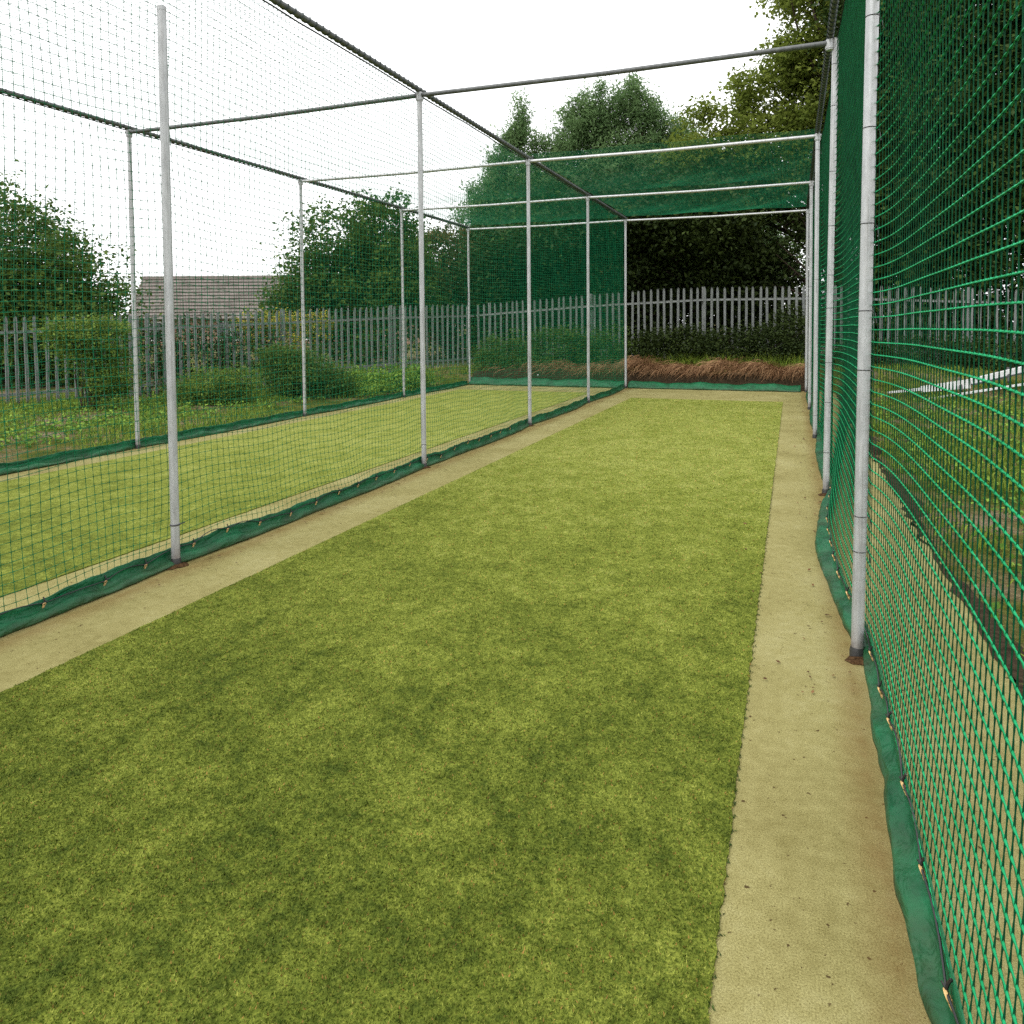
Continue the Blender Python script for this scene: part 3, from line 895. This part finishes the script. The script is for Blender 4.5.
tree('lower green tree between the feathery tree and the tall olive one', (.4, 26.8, -.1), 5.8, .14,
     [(.3, 26.7, 6.9, .6, .7, .8), (1.1, 26.9, 6.4, .9, .9, .8), (.4, 26.9, 5.6, 1.4, 1.3, 1.2), (1.9, 27.0, 5.8, 1.2, 1.2, 1.2), (-.2, 26.8, 3.4, 2.0, 1.5, 1.7), (1.8, 27.0, 3.4, 1.8, 1.4, 1.7)],
     M['leaf_feather'], 900, 62, .22, .15, nlimb=40, rough=.2)
# tall olive tree on the right
tree('tall olive green tree at the upper right, its branches stepping down to the left', (4.6, 22.2, .1), 11, .22,
     [(4.2, 22.0, 11.5, 1.15, 1.5, 1.7), (3.3, 21.8, 10.1, .55, .9, .6), (4.6, 22.2, 9.2, 1.5, 1.7, 1.5), (3.3, 21.9, 8.5, .8, 1.0, .5), (3.2, 21.8, 7.9, 1.1, 1.0, .5), (2.0, 21.5, 7.7, .55, .8, .4), (1.9, 21.4, 7.1, .9, .8, .4), (.9, 21.1, 7.0, .4, .6, .35),
      (4.2, 22.1, 6.9, 1.9, 1.6, 1.1), (2.3, 21.5, 6.3, 1.4, 1.2, .7), (.9, 21.2, 6.0, .8, .9, .5), (5.6, 22.6, 7.8, 1.5, 1.5, 2.0), (3.0, 21.9, 5.5, 2.1, 1.4, .7), (.9, 21.4, 5.3, 1.3, 1.0, .5)],
     M['leaf_ash'], 1350, 50, .19, .13, nlimb=70, shell=.15, rough=.25)
# trees in the shade right behind the back fence
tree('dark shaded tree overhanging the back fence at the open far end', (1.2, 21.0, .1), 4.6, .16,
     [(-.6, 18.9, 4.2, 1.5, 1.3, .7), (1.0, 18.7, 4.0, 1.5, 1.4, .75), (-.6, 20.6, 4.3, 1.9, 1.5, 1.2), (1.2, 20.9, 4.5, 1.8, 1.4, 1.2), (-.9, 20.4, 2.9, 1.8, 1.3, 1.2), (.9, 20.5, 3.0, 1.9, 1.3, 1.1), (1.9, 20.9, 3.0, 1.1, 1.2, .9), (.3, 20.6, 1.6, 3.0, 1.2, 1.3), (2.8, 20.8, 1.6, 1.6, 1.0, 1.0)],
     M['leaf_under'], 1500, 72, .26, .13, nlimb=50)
tree('dark shaded tree behind the far end of the left lane', (-3.4, 21.4, .1), 4.8, .15,
     [(-3.3, 19.0, 3.6, 1.5, 1.2, .6), (-3.6, 21.4, 4.4, 1.6, 1.3, 1.3), (-2.2, 21.3, 4.1, 1.4, 1.3, 1.2), (-4.4, 21.4, 2.9, 1.5, 1.2, 1.3), (-2.6, 21.2, 2.5, 2.0, 1.2, 1.4), (-4.0, 21.3, 1.4, 2.0, 1.1, 1.2)],
     M['leaf_dark'], 900, 65, .25, .13, nlimb=40)
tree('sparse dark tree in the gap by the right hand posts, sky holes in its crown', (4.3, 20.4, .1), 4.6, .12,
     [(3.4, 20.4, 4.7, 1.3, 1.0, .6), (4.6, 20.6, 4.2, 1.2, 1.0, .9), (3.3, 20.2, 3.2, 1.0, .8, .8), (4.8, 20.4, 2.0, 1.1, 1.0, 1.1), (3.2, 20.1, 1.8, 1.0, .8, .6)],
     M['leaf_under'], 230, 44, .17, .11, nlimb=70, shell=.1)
# trees seen through the right hand net
tree('dark tree seen through the near net, nearest to the right hand posts', (6.3, 20.6, .1), 9.5, .22,
     [(6.2, 20.5, 10.6, 1.7, 1.5, 2.0), (5.6, 20.4, 8.4, 1.4, 1.3, 1.6), (7.0, 20.8, 8.0, 1.7, 1.5, 1.8), (6.2, 20.4, 6.0, 1.9, 1.5, 1.6), (7.0, 20.6, 4.3, 1.7, 1.3, 1.4), (5.6, 20.3, 4.1, 1.5, 1.2, 1.3), (6.2, 20.4, 2.6, 1.9, 1.1, .9), (6.2, 20.2, 1.3, 2.0, 1.0, 1.1)],
     M['leaf_dark'], 1900, 60, .25, .14, nlimb=60, shell=.25)
tree('dark tree seen through the near net at the right edge of the picture', (9.4, 21.2, .1), 10, .24,
     [(8.8, 21.0, 10.8, 1.8, 1.5, 2.2), (9.6, 21.3, 8.2, 2.0, 1.6, 1.8), (8.6, 21.0, 6.2, 1.7, 1.5, 1.5), (10.4, 21.4, 5.8, 1.9, 1.5, 1.8), (8.9, 21.0, 4.2, 1.6, 1.3, 1.2), (9.8, 21.2, 3.0, 1.9, 1.2, 1.0), (9.0, 20.8, 1.3, 2.2, 1.0, 1.2)],
     M['leaf_dark'], 1800, 58, .25, .14, nlimb=60, shell=.25)

# bushes
def bush(name, label, base, lobes, mat, nclump, per, clump_r, size, cat='bush', group='bushes by the fences', stems=5, **kw):
    root = thing(name, label, cat, base, group)
    bx, by, bz = base
    lob = [(l[0] - bx, l[1] - by, l[2] - bz, l[3], l[4], l[5]) for l in lobes]
    me, C = foliage_mesh('foliage', lob, mat, nclump, per, clump_r, size, zmin=0, **kw)
    put(bpy.data.objects.new('foliage', me), root)
    m = MB()
    for q in RNG.choice(len(C), min(stems * 4, len(C)), replace=False):
        c = Vector(C[q]); m.tube(limb_points((random.uniform(-.12, .12), random.uniform(-.12, .12), -.04), c, .08, 4), [.012, .010, .008, .006, .003], 5, False)
    m.obj('stems', M['bark'], root)
    return root
bush('clipped_bush', 'large boxy yellow green bush in front of the left fence, taller than the pales', (-7.95, 9.45, -.05),
     [(-7.7, 9.55, .4, .35, .35, .40), (-7.9, 9.45, 1.0, .52, .42, .42), (-8.2, 9.3, 1.28, .36, .4, .30), (-7.65, 9.6, 1.33, .33, .4, .26), (-7.45, 9.65, .6, .3, .3, .5)],
     M['leaf_bush'], 330, 36, .085, .055, shell=.4, rough=.2)
bush('bush', 'low rounded green bush before the left fence, below the tiled roof', (-6.5, 10.85, -.03),
     [(-6.55, 10.8, .28, .60, .45, .36), (-6.1, 11.0, .3, .45, .4, .34), (-6.95, 10.7, .18, .4, .35, .25)],
     M['leaf_bush'], 300, 40, .09, .045)
bush('bush', 'mid height green bush before the left fence, beside the far left net post', (-6.0, 12.35, -.02),
     [(-6.0, 12.3, .45, .55, .45, .48), (-5.6, 12.5, .4, .45, .4, .40), (-6.2, 12.25, .75, .35, .35, .25), (-5.2, 12.8, .25, .4, .4, .3)],
     M['leaf_mid'], 360, 40, .10, .055)
bush('bramble', 'sprawling leafy bramble by the far left corner of the nets', (-5.2, 13.9, 0),
     [(-5.3, 13.9, .15, .8, .7, .28), (-4.6, 14.6, .2, .6, .6, .3), (-4.8, 13.3, .08, .7, .5, .16)],
     M['weed'], 260, 34, .11, .07, shell=.2)
bush('flowering_shrub', 'yellow flowering shrub behind the left fence under the round tree', (-7.6, 14.1, -.02),
     [(-7.5, 14.1, 1.15, .60, .5, .55), (-7.9, 13.7, 1.3, .5, .45, .45), (-7.0, 14.6, 1.35, .45, .4, .40), (-7.5, 14.0, .55, .7, .5, .5)],
     M['leaf_yellow'], 170, 34, .10, .055)
bush('shrub', 'dark overgrown shrub behind the left fence below the roof', (-8.7, 12.6, -.03),
     [(-8.6, 12.7, .8, .9, .6, .75), (-8.0, 13.6, .7, .9, .6, .8), (-9.3, 11.8, .7, .9, .6, .8)],
     M['leaf_under'], 420, 42, .12, .06)
bush('shrub', 'dark green shrub against the back fence behind the left lane', (-2.4, 17.3, .3),
     [(-3.2, 17.3, .55, .9, .45, .55), (-1.9, 17.3, .7, .9, .45, .6), (-.8, 17.3, .7, .7, .4, .55), (-2.6, 16.8, .4, 1.2, .35, .3)],
     M['leaf_mid'], 520, 44, .12, .06)
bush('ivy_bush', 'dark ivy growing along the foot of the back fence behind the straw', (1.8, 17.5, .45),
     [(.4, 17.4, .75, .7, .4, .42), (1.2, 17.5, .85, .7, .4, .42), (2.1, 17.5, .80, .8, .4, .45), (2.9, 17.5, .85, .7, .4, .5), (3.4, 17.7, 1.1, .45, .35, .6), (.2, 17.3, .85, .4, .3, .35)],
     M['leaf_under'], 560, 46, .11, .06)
bush('shrub', 'dark shrub under the right hand trees seen through the near net', (6.0, 17.6, .35),
     [(4.6, 17.6, .6, .8, .45, .4), (5.9, 17.7, .65, .9, .45, .4), (7.2, 17.7, .7, .9, .45, .42), (8.4, 17.8, .7, .9, .45, .4)],
     M['leaf_dark'], 420, 40, .12, .06)

# low weeds beside the left net
def weeds(name, label, x0, x1, y0, y1, n, mat, size):
    q = np.stack([RNG.uniform(x0, x1, n), RNG.uniform(y0, y1, n)], -1)
    K = RNG.integers(6, 16, n); idx = np.repeat(np.arange(n), K)
    off = RNG.normal(0, .07, (len(idx), 3)); off[:, 2] = np.abs(off[:, 2]) * .7 + .01
    P = np.concatenate([q, ground_z(q[:, 0], q[:, 1])[:, None]], -1)[idx] + off
    V, F = leaf_quads(P, size, .7)
    o = put(bpy.data.objects.new(name, raw_mesh(name, V, F, mat, False, None, np.repeat(RNG.uniform(0, 1, len(P)), 4))))
    return tag(o, label, 'weeds', None, 'stuff')
weeds('weeds', 'leafy green weeds between the left net and the fence', -9.2, -5.2, 5.5, 13.5, 900, M['weed'], .05)
weeds('weeds', 'sparse weeds in the grass right of the near net', 4.4, 9, 3, 15, 900, M['weed'], .045)

# dry straw heap behind the far end
k = 4600
x = np.where(RNG.uniform(0, 1, k) < .8, RNG.uniform(-.2, 3.7, k), -.2 - np.abs(RNG.normal(0, 1.3, k))); x = np.clip(x, -3.6, 3.7); y = 16.28 + np.abs(RNG.normal(0, .24, k))
hump = .10 + .08 * np.sin(x * 3.1 + 1) + .05 * np.sin(x * 7.3)
P = np.stack([x, y, np.minimum(.33 + .3 * (y - 16.28), ground_z(x, y) + .10) + RNG.uniform(0, 1, k) * hump], -1)
V = []; F = []; A_ = []; nb = 0
for q in range(k):                      # each stalk arches over and hangs down the face of the bank
    L_ = random.uniform(.18, .55); a = random.gauss(-PI / 2, 1.0); cx_, sy_ = math.cos(a), math.sin(a)
    up = random.uniform(.25, .95); wd = random.uniform(.0025, .006)
    for t in range(6):
        f = t / 5
        px = P[q, 0] + cx_ * L_ * f; py = P[q, 1] + sy_ * L_ * f * .7; pz = P[q, 2] + L_ * (up * f - 1.05 * f * f * (up + .15))
        py = max(py, 16.05)
        V.append((px - sy_ * wd * (1 - f * .8), py + cx_ * wd * (1 - f * .8), pz)); V.append((px + sy_ * wd * (1 - f * .8), py - cx_ * wd * (1 - f * .8), pz + wd))
        A_ += [0, 0]
        if t: F.append((nb + 2 * t - 2, nb + 2 * t - 1, nb + 2 * t + 1, nb + 2 * t))
    vv = random.random() ** 1.6
    A_[-12:] = [vv] * 12
    nb += 12
o = put(bpy.data.objects.new('dry_grass', raw_mesh('dry_grass', V, [np.array(F)], M['straw'], False, None, A_)))
tag(o, 'heap of brown dry grass drooping over the dark bank at the far end', 'dry grass', None, 'stuff')
k = 1500
x = RNG.uniform(.1, 3.6, k); y = RNG.uniform(16.75, 17.3, k)
P = np.stack([x, y, ground_z(x, y)], -1)
blades('bank_grass', P, .34, .012, .8, M['grass'], 'green grass standing behind the straw on the bank', 'grass')
# black earth face of the bank
ns = 110
x = np.linspace(-3.7, 3.75, ns)
rows = []
for t in np.linspace(0, 1, 7):
    rows.append(np.stack([x, 16.10 + .20 * t + .03 * np.sin(x * 6 + t * 3) + RNG.normal(0, .012, ns), -.02 + t * (.36 + .05 * np.sin(x * 2.2)) + RNG.normal(0, .008, ns)], -1))
A = np.stack(rows, 1); idx = np.arange(ns * 7).reshape(ns, 7)
F = np.stack([idx[:-1, :-1], idx[1:, :-1], idx[1:, 1:], idx[:-1, 1:]], -1).reshape(-1, 4)
put(tag(bpy.data.objects.new('soil_bank', raw_mesh('soil_bank', A.reshape(-1, 3), F, M['soil'], True)), kind='structure'))
# strip of bare soil along the outside of the carpet
ns = 160
y = np.linspace(-2, 16, ns)
def soil_strip(x0, wd):
    l = x0 + RNG.normal(0, .012, ns); r = x0 + wd + .09 * np.sin(y * 2.1) + RNG.normal(0, .04, ns)
    A = np.stack([np.stack([l, y, np.full(ns, .004)], -1), np.stack([(l + r) / 2, y, np.full(ns, .012)], -1), np.stack([r, y, ground_z(r, y) - .01], -1)], 1)
    idx = np.arange(ns * 3).reshape(ns, 3)
    F = np.stack([idx[:-1, :-1], idx[:-1, 1:], idx[1:, 1:], idx[1:, :-1]], -1).reshape(-1, 4)
    put(tag(bpy.data.objects.new('soil_strip', raw_mesh('soil_strip', A.reshape(-1, 3), F, M['soil'], True)), kind='structure'))
soil_strip(4.13, .10)

# ------------------------------------------------------------------ white metal frame lying against the bank on the right
wf = thing('metal_frame', 'pale metal frame lying in the grass beyond the near net', 'metal frame', (6.1, 15.1, .2))
R0 = Vector((6.1, 15.1, .2))
def beam(name, a, b, wa, wb, th, mat):
    a = Vector(a) - R0; b = Vector(b) - R0
    d = (b - a).normalized(); side = d.cross(Vector((0, 0, 1))).normalized(); up = side.cross(d)
    V = []
    for p, w in ((a, wa), (b, wb)):
        for sx, sz in ((-1, -1), (1, -1), (1, 1), (-1, 1)):
            V.append(p + side * sx * th / 2 + up * sz * w / 2)
    m = MB(); m.add(V, [(3, 2, 1, 0), (4, 5, 6, 7), (0, 1, 5, 4), (1, 2, 6, 5), (2, 3, 7, 6), (3, 0, 4, 7)])
    return m.obj(name, mat, wf, False)
beam('top_beam', (6.25, 15.05, .33), (8.4, 16.3, .80), .085, .10, .07, M['greywhite'])
beam('flange', (6.27, 15.02, .275), (8.4, 16.27, .74), .02, .02, .10, M['darkmetal'])
beam('nose', (4.92, 14.62, .14), (5.45, 14.75, .20), .025, .05, .05, M['greywhite'])
beam('side_plate', (5.45, 14.75, .20), (6.25, 15.05, .29), .10, .16, .03, M['greywhite'])
beam('lower_beam', (5.45, 14.52, .035), (8.3, 15.9, .45), .03, .035, .05, M['greywhite'])
for t in (.25, .52, .8):
    a = Vector((5.35, 14.55, .05)).lerp(Vector((8.3, 15.9, .56)), t); b = Vector((5.35, 14.75, .20)).lerp(Vector((8.4, 16.3, .86)), t)
    beam('strut', a, b, .05, .05, .05, M['darkmetal'])

# pale ball on the bank beyond the left lane
m = MB(); m.ball((0, 0, .036), .036, 18, 12); m.ring((0, 0, .036), .0362, .0012, 'y', 24, 5)
b = m.obj('ball', M['ballwhite']); b.location = (-2.1, 16.28, float(ground_z(-2.1, 16.28)) + .06)
tag(b, 'small pale ball caught on the bank behind the back net', 'ball')

# ------------------------------------------------------------------ house far left
def house():
    base = Vector((-29.6, 36.0, -.3)); rz = math.atan2(37.56 - 34.45, -25.17 + 33.48)
    root = thing('bungalow', 'bungalow with a long grey brown tiled roof seen over the left fence', 'house', tuple(base))
    root.rotation_euler.z = rz
    L, D, E, Rh = 19.0, 4.6, 2.15, 4.78        # length, depth, eaves, ridge
    x0, x1 = -5.0, -5.0 + L
    m = MB(); V = [(x0 + .25, .4, 0), (x1 - .25, .4, 0), (x1 - .25, D - .4, 0), (x0 + .25, D - .4, 0), (x0 + .25, .4, E), (x1 - .25, .4, E), (x1 - .25, D - .4, E), (x0 + .25, D - .4, E), (x0 + .25, D / 2, Rh - .15), (x1 - .25, D / 2, Rh - .15)]
    m.add(V, [(0, 1, 5, 4), (2, 3, 7, 6), (3, 0, 4, 8, 7), (1, 2, 6, 9, 5)])
    m.obj('wall', M['brick'], root, False)
    # tiled roof: real overlapping courses, front and back slope
    m = MB(); nc = 13
    for side in (0, 1):
        for c in range(nc):
            t0, t1 = c / nc, (c + 1) / nc
            def P(t, x, up): 
                y = (D / 2) * t; z = E - .1 + (Rh - E + .1) * t + up
                return (x, y if side == 0 else D - y, z)
            m.add([P(t0, x0, .13), P(t0, x1, .13), P(t1 + .02, x1, .02), P(t1 + .02, x0, .02), P(t0 + .03, x0, -.02), P(t0 + .03, x1, -.02)], [(0, 1, 2, 3), (4, 5, 1, 0)] if side == 0 else [(3, 2, 1, 0), (0, 1, 5, 4)])
    rf = m.obj('roof', M['tiles'], root, False)
    m = MB(); m.tube([(x0, D / 2, Rh + .01), (0, D / 2, Rh + .01), (x1, D / 2, Rh + .01)], .11, 8); m.obj('ridge', M['tiles'], rf)
    for x in (x0, x1):
        m = MB()
        for s in (0, 1):
            y0, y1 = (0, D / 2) if s == 0 else (D, D / 2)
            m.add([(x - .03, y0, E - .22), (x - .03, y1, Rh - .12), (x - .03, y1, Rh + .05), (x - .03, y0, E - .04), (x + .03, y0, E - .22), (x + .03, y1, Rh - .12), (x + .03, y1, Rh + .05), (x + .03, y0, E - .04)],
                  [(0, 1, 2, 3), (7, 6, 5, 4), (3, 2, 6, 7), (0, 4, 5, 1)])
        m.obj('verge_board', M['fascia'], rf, False)
    for wx in (x0 + 2, x0 + 6.2, x0 + 10.5):
        m = MB()
        for a, b, c, d in ((wx, .385, 1.35, 'f'),):
            m.box((wx, .39, 1.98), (1.5, .08, .07)); m.box((wx, .39, .87), (1.5, .1, .07)); m.box((wx - .72, .39, 1.42), (.06, .08, 1.03)); m.box((wx + .72, .39, 1.42), (.06, .08, 1.03)); m.box((wx, .392, 1.42), (.05, .075, 1.03))
        w = m.obj('window', M['fascia'], root, False)
        g = MB(); g.box((wx, .393, 1.42), (1.38, .02, 1.03)); g.obj('pane', M['glass'], w, False)
house()

# ------------------------------------------------------------------ sky, sun, camera
SUN_EL, SUN_AZ = 52, 205          # degrees; azimuth clockwise from +Y
w = bpy.data.worlds.new('World'); scene.world = w; w.use_nodes = True
nt = w.node_tree; bg = nt.nodes['Background']
sky = nt.nodes.new('ShaderNodeTexSky'); sky.sky_type = 'NISHITA'; sky.sun_disc = False
sky.sun_elevation = math.radians(SUN_EL); sky.sun_rotation = math.radians(SUN_AZ)
sky.dust_density = 5; sky.air_density = 1.5
hs = nt.nodes.new('ShaderNodeHueSaturation'); hs.inputs['Saturation'].default_value = .12
nt.links.new(sky.outputs[0], hs.inputs['Color'])
mx = nt.nodes.new('ShaderNodeMix'); mx.data_type = 'RGBA'; mx.inputs[0].default_value = .8       # overcast: a bright even cloud deck
nt.links.new(hs.outputs[0], mx.inputs[6]); mx.inputs[7].default_value = (9.6, 9.7, 9.8, 1)
nt.links.new(mx.outputs[2], bg.inputs['Color']); bg.inputs['Strength'].default_value = .1

sl = bpy.data.lights.new('sun', 'SUN'); sl.energy = 1.0; sl.angle = math.radians(25); sl.color = (1, .97, .92)
so = put(bpy.data.objects.new('sun', sl))
az = math.radians(SUN_AZ); el = math.radians(SUN_EL)
dv = Vector((math.sin(az) * math.cos(el), math.cos(az) * math.cos(el), math.sin(el)))
so.rotation_euler = (-dv).to_track_quat('-Z', 'Y').to_euler()
so.location = dv * 40

cd = bpy.data.cameras.new('camera'); cam = put(bpy.data.objects.new('camera', cd))
cd.sensor_width = 36; cd.lens = 751.06 / 1024 * 36
cd.shift_y = -(512 - 355.15) / 1024
cd.clip_start = .02; cd.clip_end = 2000
from mathutils import Matrix
pi_, ya, ro = .0408, .3576, -.0075
fw = Vector((-math.sin(ya) * math.cos(pi_), math.cos(ya) * math.cos(pi_), -math.sin(pi_)))
r = Vector((math.cos(ya), math.sin(ya), 0)); u = r.cross(fw)
r2 = r * math.cos(ro) + u * math.sin(ro); u2 = -r * math.sin(ro) + u * math.cos(ro)
Mx = Matrix((r2, u2, -fw)).transposed().to_4x4(); Mx.translation = Vector(CAM)
cam.matrix_world = Mx
scene.camera = cam

scene.view_settings.view_transform = 'Standard'; scene.view_settings.look = 'None'
scene.view_settings.exposure = 1.15; scene.view_settings.gamma = 1
scene.render.film_transparent = False
scene.cycles.max_bounces = 8
scene.cycles.use_denoising = False
